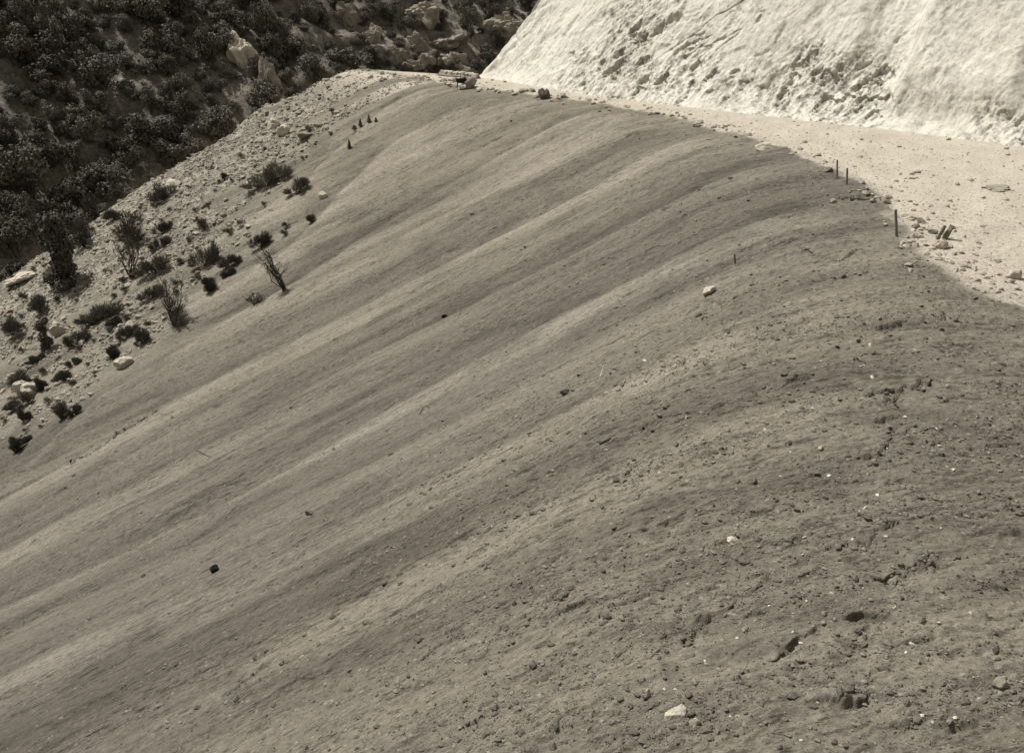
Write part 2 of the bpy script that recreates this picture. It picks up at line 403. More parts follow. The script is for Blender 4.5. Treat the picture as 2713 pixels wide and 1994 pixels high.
def cliff_material():
    m, n, l, b = new_mat('cut_rock')
    iso = coords(n, l, (1, 1, .55))
    c1 = rampc(n, l, noise(n, l, iso, .16, 5, .6), [(.3, sep(.54, (1, .93, .79))), (.6, sep(.62, (1, .95, .82)))])
    c2 = rampc(n, l, noise(n, l, iso, 1.1, 6, .7), [(.33, g(.62)), (.42, g(.96)), (.7, g(1.06))])
    c3 = rampc(n, l, noise(n, l, iso, 4, 5, .75), [(.32, g(.42)), (.43, g(1.0))])
    c4 = rampc(n, l, noise(n, l, coords(n, l, (1, 1, .16)), 1.0, 5, .65), [(.32, g(.84)), (.5, g(1.0))])
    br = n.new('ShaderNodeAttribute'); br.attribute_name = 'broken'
    c5 = rampc(n, l, noise(n, l, coords(n, l, (1, 1, .6)), 1.7, 6, .8), [(.39, g(.36)), (.53, g(1.02))])  # dark specks: stains plus the shade of small recesses, painted in
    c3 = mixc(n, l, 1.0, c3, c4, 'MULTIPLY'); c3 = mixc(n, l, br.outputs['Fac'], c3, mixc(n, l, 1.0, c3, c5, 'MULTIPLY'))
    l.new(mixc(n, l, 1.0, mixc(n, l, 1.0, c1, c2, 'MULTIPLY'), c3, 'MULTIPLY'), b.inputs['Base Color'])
    nb = bump(n, l, noise(n, l, iso, 2.2, 6, .7), .55, .22); nb = bump(n, l, noise(n, l, iso, 9, 4, .7), .45, .05, nb)
    l.new(nb, b.inputs['Normal']); return m
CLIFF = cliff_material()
def hill_material():
    m, n, l, b = new_mat('dry_hillside')
    iso = coords(n, l, (1, 1, 1))
    c1 = rampc(n, l, noise(n, l, iso, .14, 5, .65), [(.35, sep(.12)), (.5, sep(.19)), (.68, sep(.29))])
    cs = rampc(n, l, noise(n, l, coords(n, l, (.10, .8, .5), -2.25), 1.0, 4, .65), [(.38, g(.7)), (.64, g(1.15))])
    c1 = mixc(n, l, 1.0, c1, cs, 'MULTIPLY')
    c2 = rampc(n, l, noise(n, l, iso, 1.6, 6, .8), [(.35, g(.45)), (.62, g(1.25))])
    ar = n.new('ShaderNodeAttribute'); ar.attribute_name = 'bare'
    rk = rampc(n, l, noise(n, l, iso, .5, 5, .65), [(.3, sep(.14)), (.65, sep(.34))])
    c = mixc(n, l, ar.outputs['Fac'], mixc(n, l, 1.0, c1, c2, 'MULTIPLY'), mixc(n, l, 1.0, rk, c2, 'MULTIPLY'))
    l.new(c, b.inputs['Base Color'])
    l.new(bump(n, l, noise(n, l, iso, 1.5, 6, .7), .8, .4), b.inputs['Normal']); return m
HILL = hill_material()
def leaf_material(name, lo, hi, sc):
    m, n, l, b = new_mat(name, .8)
    oi = n.new('ShaderNodeObjectInfo'); iso = coords(n, l, (1, 1, 1))
    c = rampc(n, l, noise(n, l, iso, sc, 3, .7), [(.3, sep(lo, (1, .95, .76))), (.7, sep(hi, (1, .94, .74)))])
    v = rampc(n, l, oi.outputs['Random'], [(0, g(.7)), (1, g(1.3))])
    l.new(mixc(n, l, 1.0, c, v, 'MULTIPLY'), b.inputs['Base Color'])
    return m
LEAF = leaf_material('shrub_leaves', .06, .15, 5.0)
LEAFG = leaf_material('grey_sage_leaves', .09, .18, 5.0)
LEAFFAR = leaf_material('chaparral_leaves', .055, .15, .7)
def plain(name, lo, hi, sc, stretch=(1, 1, 1)):
    m, n, l, b = new_mat(name, .85)
    l.new(rampc(n, l, noise(n, l, coords(n, l, stretch), sc, 5, .65), [(.3, sep(lo)), (.7, sep(hi))]), b.inputs['Base Color'])
    return m
BARK = plain('bark', .03, .08, 12)
TWIG = plain('dry_twig', .035, .09, 20)
STAKE = plain('weathered_wood', .10, .24, 8, (6, 6, .6))
IRON = plain('dark_iron', .015, .04, 15)

# ------------------------------------------------------------------ ground: one grid, split into slope, road and rubble slope
NR, NC = 1320, 1150
Ys = np.geomspace(5.0, 150.0, NR)
q0 = np.linspace(-1.0, 1.0, NC); qs = np.where(q0 < 0, q0*1.0, q0*.98)
YY, QQ = np.meshgrid(Ys, qs, indexing='ij')
XX = QQ*(YY*.98+6.5) + .10*YY
ZZ, SS, RD, RK = surf(XX, YY)
WX, WY = fromq(XX, YY + ledges(XX, YY, True)[1])
idx = np.arange(NR*NC).reshape(NR, NC)
F = np.stack([idx[:-1,:-1], idx[:-1,1:], idx[1:,1:], idx[1:,:-1]], -1).reshape(-1, 4)
V = np.stack([WX, WY, ZZ], -1).reshape(-1, 3)
# soil damp patches, darker earth shapes of their own
dampn = ramp(fbm(XX*.25, YY*.6, 3, 71), .18, .5)*.55*(1-RD)*(1-RK)
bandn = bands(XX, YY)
dust_haze_n = ramp(YY + 10*fbm(XX*.02, YY*.05, 2, 72), 36, 100)*(.35+.65*ramp(SS, 60, 10)) + .72*ramp(YY, 50, 30)*ramp(SS, 30, 8)  # soil paled for dust and painted distance haze, also paler up close
rdm = RD.ravel()[F].mean(1); rkm = RK.ravel()[F].mean(1)
cls = np.where(rdm > .5, 1, np.where(rkm > .5, 2, 0))
GROUND = []
for ci, name in enumerate(('embankment_slope', 'road', 'rocky_hillside')):
    f = F[cls == ci]; used = np.unique(f); remap = np.zeros(len(V), np.int64); remap[used] = np.arange(len(used))
    me = np_mesh(name, V[used], remap[f], True)
    attr(me, 'rocky', RK.ravel()[used]); attr(me, 'road', RD.ravel()[used]); attr(me, 'damp', dampn.ravel()[used]); attr(me, 'dust_haze', dust_haze_n.ravel()[used]); attr(me, 'band', bandn.ravel()[used])
    GROUND.append(tag(obj(name, me, mat=EARTH), kind='structure'))
bpy.context.view_layer.update()
def at(px, py):
    d = Vector(ray(px, py)).normalized(); o = Vector((0, 0, CAMH)); best = None
    for gr in GROUND:
        ok, loc, nn, fi = gr.ray_cast(o, d, distance=600)
        if ok and (best is None or (loc-o).length < (best-o).length): best = loc.copy()
    return best

# ------------------------------------------------------------------ cut rock face beside the road
TPX = [(3500,520),(3000,430),(2713,388),(2500,358),(2200,325),(1900,290),(1600,256),(1400,223),(1330,211),(1292,204)]
T = np.array([flat(*p) for p in TPX])
tail = np.array([T[-1]+np.array(p) for p in ((-.4,2.0),(.6,4.5),(3,8),(8,14),(16,24))])
T = np.vstack([T, tail])
seg = np.r_[0, np.cumsum(np.hypot(*np.diff(T, axis=0).T))]
NT, NH = 1300, 420
# denser where the picture sees it
tt = np.linspace(0, seg[-1], NT)
C = np.stack([np.interp(tt, seg, T[:,0]), np.interp(tt, seg, T[:,1])], -1)
kk = np.exp(-.5*(np.arange(-24, 25)/8.0)**2); kk /= kk.sum()
C = np.stack([np.convolve(np.pad(C[:,i], 24, mode='edge'), kk, 'valid') for i in (0, 1)], -1)
tg = np.gradient(C, axis=0); tg /= np.hypot(tg[:,0], tg[:,1])[:,None]
nrm = np.stack([tg[:,1], -tg[:,0]], -1)           # into the hill (to the right of travel)
kk = np.exp(-.5*(np.arange(-60, 61)/22.0)**2); kk /= kk.sum()
nrm = np.stack([np.convolve(np.pad(nrm[:,i], 60, mode='edge'), kk, 'valid') for i in (0, 1)], -1)
nrm /= np.hypot(nrm[:,0], nrm[:,1])[:,None]
hh = np.r_[np.linspace(-.6, 16, 340), np.linspace(16.3, 45, NH-340)]
TT, HH = np.meshgrid(tt, hh, indexing='ij')
ds = seg[-1]-seg[-6]
bl = ramp(TT, 60, 20)                              # right part: smoother massif with slanting cracks
sl = HH*1.25                                       # along the face
warp = 1.2*fbm(TT*.12, sl*.12, 3, 81)
tw = TT + .35*sl
gul = np.abs(fbm(tw*.16+warp*.3, sl*.045, 4, 82))
disp = 1.0*fbm(TT*.06, sl*.06, 3, 83) - .3*(1-gul*2.2)*(1-.5*bl)*.8
d1, d2, v1 = worley(TT*.42+.3*warp, sl*.34, 84)
disp = disp + (.55*(v1-.5))*ramp(d2-d1, 0, .3)**.55*(1-.55*bl)
d1, d2, v1 = worley(TT*1.15+.2*warp, sl*.9, 85)
disp = disp + (.09*(v1-.5))*ramp(d2-d1, 0, .25)*(1-.5*bl)
disp = disp + .07*fbm(TT*1.1, sl*.6, 4, 86) + .045*fbm(TT*4, sl*2.2, 3, 90)
def tpx(px): return np.interp(-px, [-p[0] for p in TPX], seg[:len(TPX)])
def zone(a, b, soft): return ramp(TT + 1.5*warp, tpx(b)-soft, tpx(b)+soft)*ramp(TT + 1.5*warp, tpx(a)+soft, tpx(a)-soft)
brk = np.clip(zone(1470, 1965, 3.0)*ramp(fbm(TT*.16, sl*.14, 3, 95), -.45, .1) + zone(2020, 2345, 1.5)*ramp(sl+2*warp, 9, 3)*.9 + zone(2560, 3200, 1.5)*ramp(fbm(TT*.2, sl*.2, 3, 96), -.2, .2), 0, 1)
rf = fbm(TT*1.3, sl*.6, 5, 87, .72); rf2 = fbm(tw*2.6, sl*.9, 4, 91, .7)
disp = disp + (.16*rf + .12*rf2)*(.5+1.3*brk)
e1, e2, w1 = worley(TT*1.0+.5*rf2, sl*.75+.5*rf, 94)
disp = disp - .38*brk*(w1 > .76)*ramp(e2-e1, 0, .22)
# buttress standing out of the right half, its left edge crisp
disp = disp + 1.3*zone(2350, 2640, .7)*ramp(sl, .5, 5) - .8*zone(2180, 2335, 1.2)*ramp(sl, 1, 4)
ck = np.abs(fbm((TT+sl*1.0)*.17, (sl-TT*.6)*.06, 4, 88))
disp = disp - .55*np.exp(-(ck/.02)**2)*(.1+.9*bl)*ramp(vn(TT*.12, sl*.12, 89), -.2, .4)
disp = disp*ramp(HH, -.5, .9)
back = HH/1.30 + np.where(HH < 1.6, (1.6-HH)**2*-.22, 0)     # batter with a foot of fallen rock
PX = C[:,0][:,None] + nrm[:,0][:,None]*(back-disp*.8)
PY = C[:,1][:,None] + nrm[:,1][:,None]*(back-disp*.8)
PZ = HH + disp*.25
idx = np.arange(NT*NH).reshape(NT, NH)
F = np.stack([idx[:-1,:-1], idx[:-1,1:], idx[1:,1:], idx[1:,:-1]], -1).reshape(-1, 4)
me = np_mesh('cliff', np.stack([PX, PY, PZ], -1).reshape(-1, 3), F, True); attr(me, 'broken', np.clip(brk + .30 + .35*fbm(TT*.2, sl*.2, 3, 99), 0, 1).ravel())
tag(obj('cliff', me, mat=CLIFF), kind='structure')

# ------------------------------------------------------------------ wooded canyon wall
gx = np.linspace(-230, 150, 520); gy = np.geomspace(95, 420, 560)
GX, GY = np.meshgrid(gx, gy, indexing='ij')
GZ = H2(GX, GY)
bare = ramp(GX, -55, -36)*ramp(GY, 160, 176)*ramp(fbm(GX*.06, GY*.06, 3, 55), -.35, .1)
bare = np.maximum(bare, .8*ramp(fbm(GX*.05+7, GY*.05, 3, 56), .42, .6))
idx = np.arange(520*560).reshape(520, 560)
F = np.stack([idx[:-1,:-1], idx[1:,:-1], idx[1:,1:], idx[:-1,1:]], -1).reshape(-1, 4)
me = np_mesh('canyon_wall', np.stack([GX, GY, GZ], -1).reshape(-1, 3), F, True); attr(me, 'bare', bare.ravel())
tag(obj('canyon_wall', me, mat=HILL), kind='structure')

# ------------------------------------------------------------------ plants
def unit(n):
    v = rng.normal(size=(n, 3)); return v/np.linalg.norm(v, axis=1)[:,None]
def leaf_cloud(lobes, n, size, aspect=.45, blade=False):
    C = np.array([c for c, r in lobes], float); RR = np.array([r for c, r in lobes], float)
    w = RR.prod(1)**(2/3); k = rng.choice(len(lobes), n, p=w/w.sum())
    d = unit(n); rad = rng.uniform(.15, 1.05, n)**.55
    P = C[k] + RR[k]*d*rad[:,None]
    P[:,2] = np.maximum(P[:,2], .01)
    if blade:
        a = d*.55 + unit(n)*.5 + P/(np.linalg.norm(P, axis=1)[:,None]+1e-6)*.5; a[:,2] += .55
        a /= np.linalg.norm(a, axis=1)[:,None]; b = np.cross(a, unit(n))
    else:
        nn = d*.9 + unit(n)*.75; nn[:,2] += .25
        a = np.cross(nn, unit(n)); a /= np.linalg.norm(a, axis=1)[:,None]; b = np.cross(nn, a)
    b /= np.linalg.norm(b, axis=1)[:,None]
    s = size*rng.uniform(.6, 1.4, n)[:,None]
    V = np.stack([P-a*s, P+b*s*aspect, P+a*s, P-b*s*aspect], 1).reshape(-1, 3)
    return V, np.arange(n*4).reshape(-1, 4)
def tubes(paths, sides=4):
    Vs, Fs, o = [], [], 0
    for pts, r0, r1 in paths:
        pts = np.array(pts, float); m = len(pts)
        for i, p in enumerate(pts):
            d = pts[min(i+1, m-1)]-pts[max(i-1, 0)]; d = d/(np.linalg.norm(d)+1e-9)
            u = np.cross(d, [0.3, .9, .2]); u /= np.linalg.norm(u)+1e-9; v = np.cross(d, u)
            r = r0+(r1-r0)*i/(m-1)
            for j in range(sides):
                t = 2*math.pi*j/sides; Vs.append(p+r*(math.cos(t)*u+math.sin(t)*v))
        for i in range(m-1):
            for j in range(sides):
                Fs.append((o+i*sides+j, o+i*sides+(j+1)%sides, o+(i+1)*sides+(j+1)%sides, o+(i+1)*sides+j))
        o += m*sides
    return np.array(Vs), np.array(Fs)
def limb(a, b, wob, n=5):
    a = np.array(a, float); b = np.array(b, float)
    return [a+(b-a)*i/(n-1)+rng.normal(size=3)*wob*(0 if i == 0 else 1) for i in range(n)]
def shrub(name, loc, w, h, kind, label, cat='shrub', group=None, leaf=LEAF, depth=80.0, seed=None):
    r = empty(name, loc); tag(r, label, cat, group)
    px = depth/1019.0                                  # one rendered pixel in metres
    ls = max(.055*max(w, h)*.6, .9*px)
    lob, stems = [], []
    sx, sy, sz = E1[0], E1[1], SLOPE*.95              # up-slope direction
    if kind == 'round':
        for i in range(9):
            a = rng.uniform(0, 6.28); q = rng.uniform(.1, .33)
            c = (math.cos(a)*q*w, math.sin(a)*q*w, h*rng.uniform(.10, .72)); lob.append((c, (w*.24, w*.24, h*.24)))
            stems.append((limb((0, 0, -.1), c, .02*w), .018*w+.01, .006*w))
        n = 1500
    elif kind == 'upright':
        for i in range(11):
            a = rng.uniform(0, 6.28); q = rng.uniform(.0, .30); zz = .02+.9*i/11
            c = (math.cos(a)*q*w, math.sin(a)*q*w, h*zz); lob.append((c, (w*(.30-.12*zz), w*(.30-.12*zz), h*.13)))
            stems.append((limb((0, 0, -.1), c, .03*w), .02*w+.01, .006*w))
        n = 1700
    elif kind == 'spread':
        for i in range(10):
            f = rng.uniform(-.42, .42); c = (sx*f*w, sy*f*w+rng.uniform(-.12, .12)*w, sz*f*w + h*rng.uniform(.2, .6)*(1-abs(f)))
            lob.append((c, (w*.14, w*.13, h*.26)))
            stems.append((limb((0, 0, -.1), c, .03*w), .012*w+.008, .004*w))
        n = 1100
    elif kind == 'cone':
        for i in range(7):
            zz = i/7.0; lob.append(((rng.uniform(-.05, .05)*w, rng.uniform(-.05, .05)*w, h*(.1+.8*zz)), (w*.5*(1-zz)+.03, w*.5*(1-zz)+.03, h*.12)))
        stems.append((limb((0, 0, -.1), (0, 0, h), .01*w), .04*w+.01, .008)); n = 130
    elif kind in ('bare', 'lean', 'vase'):
        nb = 15
        for i in range(nb):
            a = rng.uniform(0, 6.28); q = rng.uniform(.15, .5)
            dx = -.55*w*rng.uniform(.5, 1.1) if kind == 'lean' else math.cos(a)*q*w
            tip = (dx, math.sin(a)*q*w*.7, h*rng.uniform(.6, 1.0))
            st = limb((rng.uniform(-.04, .04)*w, rng.uniform(-.04, .04)*w, -.1), tip, .035*w, 6)
            stems.append((st, .011*w+.010, .004*w+.004))
            for j in (2, 3, 4):
                p = st[j]; e = p+np.array([rng.uniform(-.18, .18)*w, rng.uniform(-.18, .18)*w, rng.uniform(.05, .22)*h])
                stems.append((limb(p, e, .015*w, 4), .008*w+.006, .004*w+.002))
                if rng.random() < .7: lob.append((e, (w*.06, w*.06, h*.08)))
        if kind == 'vase':
            for i in range(5): lob.append(((rng.uniform(-.3, .25)*w, rng.uniform(-.2, .2)*w, h*rng.uniform(.05, .25)), (w*.26, w*.26, h*.16)))
        if kind == 'bare': lob = lob[::2]
        n = {'bare': 300, 'lean': 260, 'vase': 1100}[kind]
    else:                                              # tuft
        for i in range(4):
            a = rng.uniform(0, 6.28); c = (math.cos(a)*.22*w, math.sin(a)*.22*w, h*rng.uniform(.25, .6)); lob.append((c, (w*.26, w*.26, h*.34)))
            stems.append((limb((0, 0, -.08), c, .02*w, 3), .02*w+.005, .004))
        n = 300
    bl_ = kind in ('spread', 'tuft', 'round', 'bare', 'lean', 'vase')
    V, F = leaf_cloud(lob, int(n*(1.5 if kind in ('spread', 'round', 'tuft') else 2.3)), ls*((1.0 if kind in ('lean', 'bare', 'vase') else 2.1) if bl_ else .85), .11 if bl_ else .5, bl_)
    obj('foliage', np_mesh('foliage', V, F), r, leaf)
    V, F = tubes(stems); obj('stems', np_mesh('stems', V, F), r, TWIG)
    return r
def place(px, py, w, h, kind, label, name='shrub', **kw):
    p = at(px, py)
    if p is None: return None
    d = project(p.x, p.y, p.z)[2]; m = d/FPX
    return shrub(name, p, w*m*1.22, h*m*1.2, kind, label, depth=d, **kw)

TUFTS = 'scrub tufts on the rubble slope'
SHRUBS = [
 (172, 752, 88, 170, 'upright', 'tallest dark shrub, a ragged column at the left edge of the rubble slope'),
 (222, 655, 60, 70, 'round', 'dark leafy shrub just right of the tallest shrub, at the canyon edge'),
 (348, 645, 78, 84, 'round', 'dense dark dome of a shrub standing clear on pale rubble high on the left slope'),
 (432, 618, 48, 34, 'spread', 'low straggling shrub just right of the dense dark dome shrub'),
 (425, 655, 46, 28, 'spread', 'small flat shrub below the straggling one, on pale rubble'),
 (408, 722, 84, 52, 'spread', 'long dark shrub lying up the slope beside the bare forked shrub'),
 (348, 738, 74, 100, 'bare', 'thin forked shrub with bare upright branches on pale rubble'),
 (462, 862, 78, 118, 'vase', 'tall dark many-stemmed shrub with a dense base near the edge of the grey fill'),
 (400, 790, 66, 32, 'spread', 'dark shrub lying flat just left of the tall many-stemmed shrub'),
 (262, 850, 105, 44, 'spread', 'wide greyish shrub spread up the slope among the lower left rubble'),
 (312, 858, 54, 30, 'spread', 'low dark shrub at the right end of the wide greyish shrub'),
 (106, 828, 46, 44, 'round', 'dark round shrub in pale rubble left of the wide greyish shrub'),
 (428, 530, 66, 52, 'spread', 'shrub on the canyon edge halfway up the spur outline'),
 (300, 583, 44, 28, 'round', 'small shrub on the canyon edge above the dense dark dome shrub'),
 (706, 492, 104, 56, 'spread', 'long twiggy shrub, highest of the large shrubs, where pale rubble meets grey fill'),
 (790, 512, 60, 42, 'spread', 'narrow dark shrub on grey soil right of the long twiggy shrub'),
 (543, 606, 38, 26, 'tuft', 'small spiky shrub on the rubble border left of the lone dark mound'),
 (688, 655, 64, 42, 'spread', 'low dark mound of a shrub with one stick rising from it'),
 (540, 705, 66, 78, 'spread', 'brownish oval shrub left of the low dark mound on bare soil'),
 (610, 706, 50, 36, 'spread', 'dark oblong shrub halfway between the brownish oval shrub and the leaning bush'),
 (602, 730, 36, 20, 'spread', 'thin low shrub right under the dark oblong shrub'),
 (556, 768, 40, 32, 'round', 'small dark shrub with spiky outline above the tall many-stemmed shrub'),
 (754, 768, 90, 98, 'lean', 'scraggly leaning bush alone on smooth grey fill, its stems tilted left'),
 (823, 588, 24, 18, 'tuft', 'small dark tuft furthest right on the grey fill'),
 (676, 806, 66, 24, 'bare', 'sparse dead twigs lying below the leaning bush'),
 (596, 476, 16, 18, 'tuft', 'tiny dark bush alone in pale rubble high on the spur'),
 (926, 394, 16, 32, 'cone', 'pointed dark seedling nearest the viewer, lowest of the pointed seedlings'),
 (955, 334, 15, 24, 'cone', 'pointed seedling between the lowest one and the pair at the right'),
 (978, 325, 15, 28, 'cone', 'tallest of the three pointed seedlings in a row on the upper rubble'),
 (996, 322, 9, 13, 'cone', 'smallest pointed seedling at the right end of the row'),
 (38, 890, 50, 48, 'round', 'dark shrub cut by the left picture edge, upper of those at the edge'),
 (122, 930, 36, 82, 'upright', 'narrow upright dark bush with bare sticks on the lower left slope'),
 (200, 914, 58, 46, 'spread', 'fuzzy dark shrub right of the narrow upright bush'),
 (340, 892, 56, 38, 'spread', 'dark spiky shrub on a patch of pale stones below the flat shrub'),
 (378, 908, 36, 36, 'round', 'small shrub among pale stones at the fill border'),
 (297, 948, 40, 28, 'round', 'small dark shrub just above the pale stone by the fill border'),
 (97, 960, 46, 26, 'spread', 'greyish low shrub at the foot of the narrow upright bush'),
 (196, 966, 34, 20, 'spread', 'thin dark shrub on bare soil at lower left'),
 (168, 1008, 50, 30, 'spread', 'dark flat shrub beside a scatter of small stones at lower left'),
 (55, 1020, 52, 40, 'round', 'dark shrub above the big pale boulder at lower left'),
 (110, 1030, 24, 28, 'round', 'small dark shrub at the right side of the big pale boulder'),
 (50, 1082, 66, 44, 'spread', 'dark shrub under the big pale boulder at the left picture edge'),
 (68, 1114, 30, 30, 'round', 'small round shrub beneath the shrub under the big pale boulder'),
 (163, 1106, 46, 40, 'round', 'leafy shrub at the lower end of the rubble beside the fill border'),
 (200, 1098, 40, 26, 'spread', 'twiggy shrub at the right of the leafy shrub by the fill border'),
 (48, 1192, 34, 36, 'round', 'lowest dark shrub on the left picture edge'),
 (66, 1172, 28, 16, 'spread', 'small flat shrub above the lowest dark shrub'),
]
GREYS = {9, 36, 14, 18, 3, 4, 19, 32, 33, 37, 44}
for i, (px, py, w, h, kd, lab) in enumerate(SHRUBS):
    place(px, py, w*(.55 if kd == 'cone' else 1), h*(.72 if kd == 'cone' else 1), kd, lab, name='seedling_tree' if kd == 'cone' else 'shrub', cat='seedling' if kd == 'cone' else 'shrub', leaf=LEAFG if i in GREYS else LEAF)
TUFT_PX = [(324,748),(373,555),(117,752),(60,790),(505,640),(480,700),(405,715),(520,745),(560,675),(250,905),(290,880),(210,930),(140,880),(80,900),(60,930),(150,955),(230,970),
 (122,990),(190,1020),(250,1000),(90,1055),(130,1068),(70,1145),(110,1130),(230,760),(200,800),(150,800),(60,840),(300,790),(330,770),(520,560),(640,420),(700,400),(610,620),(640,600),
 (760,600),(755,622),(470,760),(390,860),(280,720),(90,720),(40,740),(450,560),(500,500),(560,450),(820,350),(880,300),(940,345)]
while len(TUFT_PX) < 125:
    x = rnd.uniform(0, 900); y = rnd.uniform(300, 1200)
    if y > np.interp(x, [p[0] for p in SPX][::-1], [p[1] for p in SPX][::-1])+8 and y < np.interp(x, [p[0] for p in BPX][::-1], [p[1] for p in BPX][::-1])-5: TUFT_PX.append((x, y))
tp = [shrub('scrub_tuft', (0, 0, 0), 1, .8, 'tuft', 'small dark scrub tuft rooted in the pale rubble of the left slope', 'scrub tuft', TUFTS, LEAF if i != 1 else LEAFG, 60) for i in range(3)]
def copy_tree(o, parent=None):
    c = o.copy(); COL.objects.link(c)
    if parent is not None: c.parent = parent
    for ch in o.children: copy_tree(ch, c)
    return c
used = set()
for i, (px, py) in enumerate(TUFT_PX):
    p = at(px, py)
    if p is None: continue
    k = i % 3; o = tp[k] if k not in used else copy_tree(tp[k]); used.add(k)
    s = project(p.x, p.y, p.z)[2]/FPX*(rnd.uniform(14, 32) if i < 48 else rnd.uniform(7, 20))
    o.location = p; o.rotation_euler = (0, 0, rnd.uniform(0, 6.28)); o.scale = (s*rnd.uniform(.8, 1.2), s, s*rnd.uniform(.6, 1.0))

# chaparral on the canyon wall: bushes as individuals, the undergrowth between them as one mass
def crown_lobes(n, flat=1.0):
    L = []
    for i in range(n):
        a = rng.uniform(0, 6.28); q = rng.uniform(.1, .62); zz = rng.uniform(.3, 1.05)
        r = rng.uniform(.22, .42)
        L.append(((math.cos(a)*q, math.sin(a)*q, zz*flat), (r, r, r*.85*flat)))
    return L
protos = []
for i in range(6):
    r = empty('chaparral_bush', (0, 0, 0))
    L = crown_lobes(12, (.95, .8, 1.15, .7, 1.0, .85)[i])
    V, F = leaf_cloud(L, 2300, .050, .6)
    obj('foliage', np_mesh('foliage', V, F), r, LEAFFAR)
    V, F = tubes([(limb((0, 0, -.3), c, .03), .035, .012) for c, q in L[:7]])
    obj('trunk', np_mesh('trunk', V, F), r, BARK)
    protos.append(r)
CH = 'chaparral bushes on the canyon wall'
CLAB = 'dark evergreen bush among the chaparral on the shaded canyon wall'
BIG = [  # big ones the photo shows
 (400, 385, 150, 120, 'broad dark dome of a bush, largest on the canyon wall above the spur outline'),
 (575, 372, 130, 125, 'rounded dark bush on the canyon wall right against the upper spur outline'),
 (70, 520, 170, 150, 'very dark dense tree in the lower left of the canyon wall at the picture edge'),
 (180, 560, 150, 140, 'very dark dense tree above the tallest shrub at the canyon bottom'),
 (300, 520, 130, 110, 'dark tree to the lower right of the bare soil patch on the canyon wall'),
 (330, 445, 130, 110, 'dark bushy tree at the right side of the bare soil patch'),
 (470, 440, 120, 100, 'dark bushy tree touching the spur outline halfway up'),
 (130, 440, 140, 130, 'deep black tree left of the bare soil patch'),
 (40, 600, 120, 100, 'dark tree lowest at the left picture edge above pale boulders'),
 (720, 280, 120, 110, 'dark tree behind the upper spur just right of the pale crag'),
 (830, 215, 110, 90, 'dark tree directly behind the top of the spur'),
 (930, 178, 130, 70, 'dark broad tree behind the far end of the road, left of the pale boulders'),
 (250, 300, 90, 90, 'dark rounded bush standing left of the broad dome bush'),
 (690, 215, 75, 95, 'dark bush standing over the pale crag'),
]
taken = []
def put_bush(p, wpx, hpx, label, group, k):
    d = project(p.x, p.y, p.z)[2]; m = d/FPX
    o = protos[k] if k not in usedp else copy_tree(protos[k]); usedp.add(k)
    o.location = (p.x, p.y, p.z-.2); o.rotation_euler = (0, 0, rnd.uniform(0, 6.28))
    o.scale = (wpx*m*.56, wpx*m*.56*rnd.uniform(.85, 1.15), hpx*m*.72)
    for key in ('group',):
        if key in o: del o[key]
    tag(o, label, 'bush', group); return o
usedp = set()
for i, (px, py, w, h, lab) in enumerate(BIG):
    p = at2(px, py)
    if p is None: continue
    put_bush(p, w, h, lab, None, i % 6); taken.append((p.x, p.y, w*project(p.x, p.y, p.z)[2]/FPX*.5))
silx = np.array([p[0] for p in SPX])[::-1]; sily = np.array([p[1] for p in SPX])[::-1]
BARE_PX = [(245, 430, 45), (640, 150, 55), (195, 222, 16), (118, 150, 14), (700, 235, 42), (340, 330, 14)]
def on_wall(x, y, pad):
    z = H2(x, y); px, py, d = project(x, y, z)
    ok = (px > -120) & (px < 1480) & (py > -60) & (py < np.interp(px, silx, sily)+pad)
    for a, b, c in BARE_PX: ok &= (px-a)**2+(py-b)**2 > c*c
    return ok, z, px, py, d
st = 2.75
gx2, gy2 = np.meshgrid(np.arange(-70, 40)*st, 105+np.arange(60)*st, indexing='ij')
gx2 = (gx2 + rng.uniform(-1.2, 1.2, gx2.shape)).ravel(); gy2 = (gy2 + rng.uniform(-1.2, 1.2, gy2.shape)).ravel()
ok, gz2, gpx, gpy, gd = on_wall(gx2, gy2, 25)
dens = np.where((gpx > 800+(190-gpy)*-.3) & (gpy < 190), .58, np.where(gpy < 300, .85, .95))
ok &= rng.random(len(gx2)) < dens
for a, b, c in taken: ok &= (gx2-a)**2+(gy2-b)**2 > (c*.75)**2
cand = [tuple(map(float, t)) for t in zip(gd[ok], gx2[ok], gy2[ok], gz2[ok], gpx[ok], gpy[ok])]
rnd.shuffle(cand)
print('chaparral', len(cand))
indiv = cand[:285]; rest = cand[285:]
for i, (d, x, y, z, px, py) in enumerate(indiv):
    s = rnd.choice((2.0, 2.8, 3.6, 4.6, 6.0))*rnd.uniform(.85, 1.15)*FPX/d
    if px > 830: s *= .75
    put_bush(Vector((x, y, z)), s*1.15, s*rnd.uniform(.8, 1.25), CLAB, CH, i % 6)
Vs, Fs, off = [], [], 0
base = [leaf_cloud(crown_lobes(6, .8), 200, .12, .6) for _ in range(4)]
def add_clump(x, y, z, s, sz):
    global off
    V, F = base[rnd.randrange(4)]; a = rnd.uniform(0, 6.28); c, q = math.cos(a), math.sin(a)
    P = np.stack([x+s*(V[:,0]*c-V[:,1]*q), y+s*(V[:,0]*q+V[:,1]*c), z+sz*V[:,2]-.15], -1)
    Vs.append(P); Fs.append(F+off); off += len(P)
for d, x, y, z, px, py in rest: add_clump(x, y, z, rnd.uniform(.8, 1.7), rnd.uniform(.8, 1.5))
ux = rng.uniform(-190, 60, 11000); uy = rng.uniform(105, 275, 11000)
ok, uz, upx, upy, ud = on_wall(ux, uy, 20)
ok &= fbm(ux*.07, uy*.07, 2, 58) > -.4
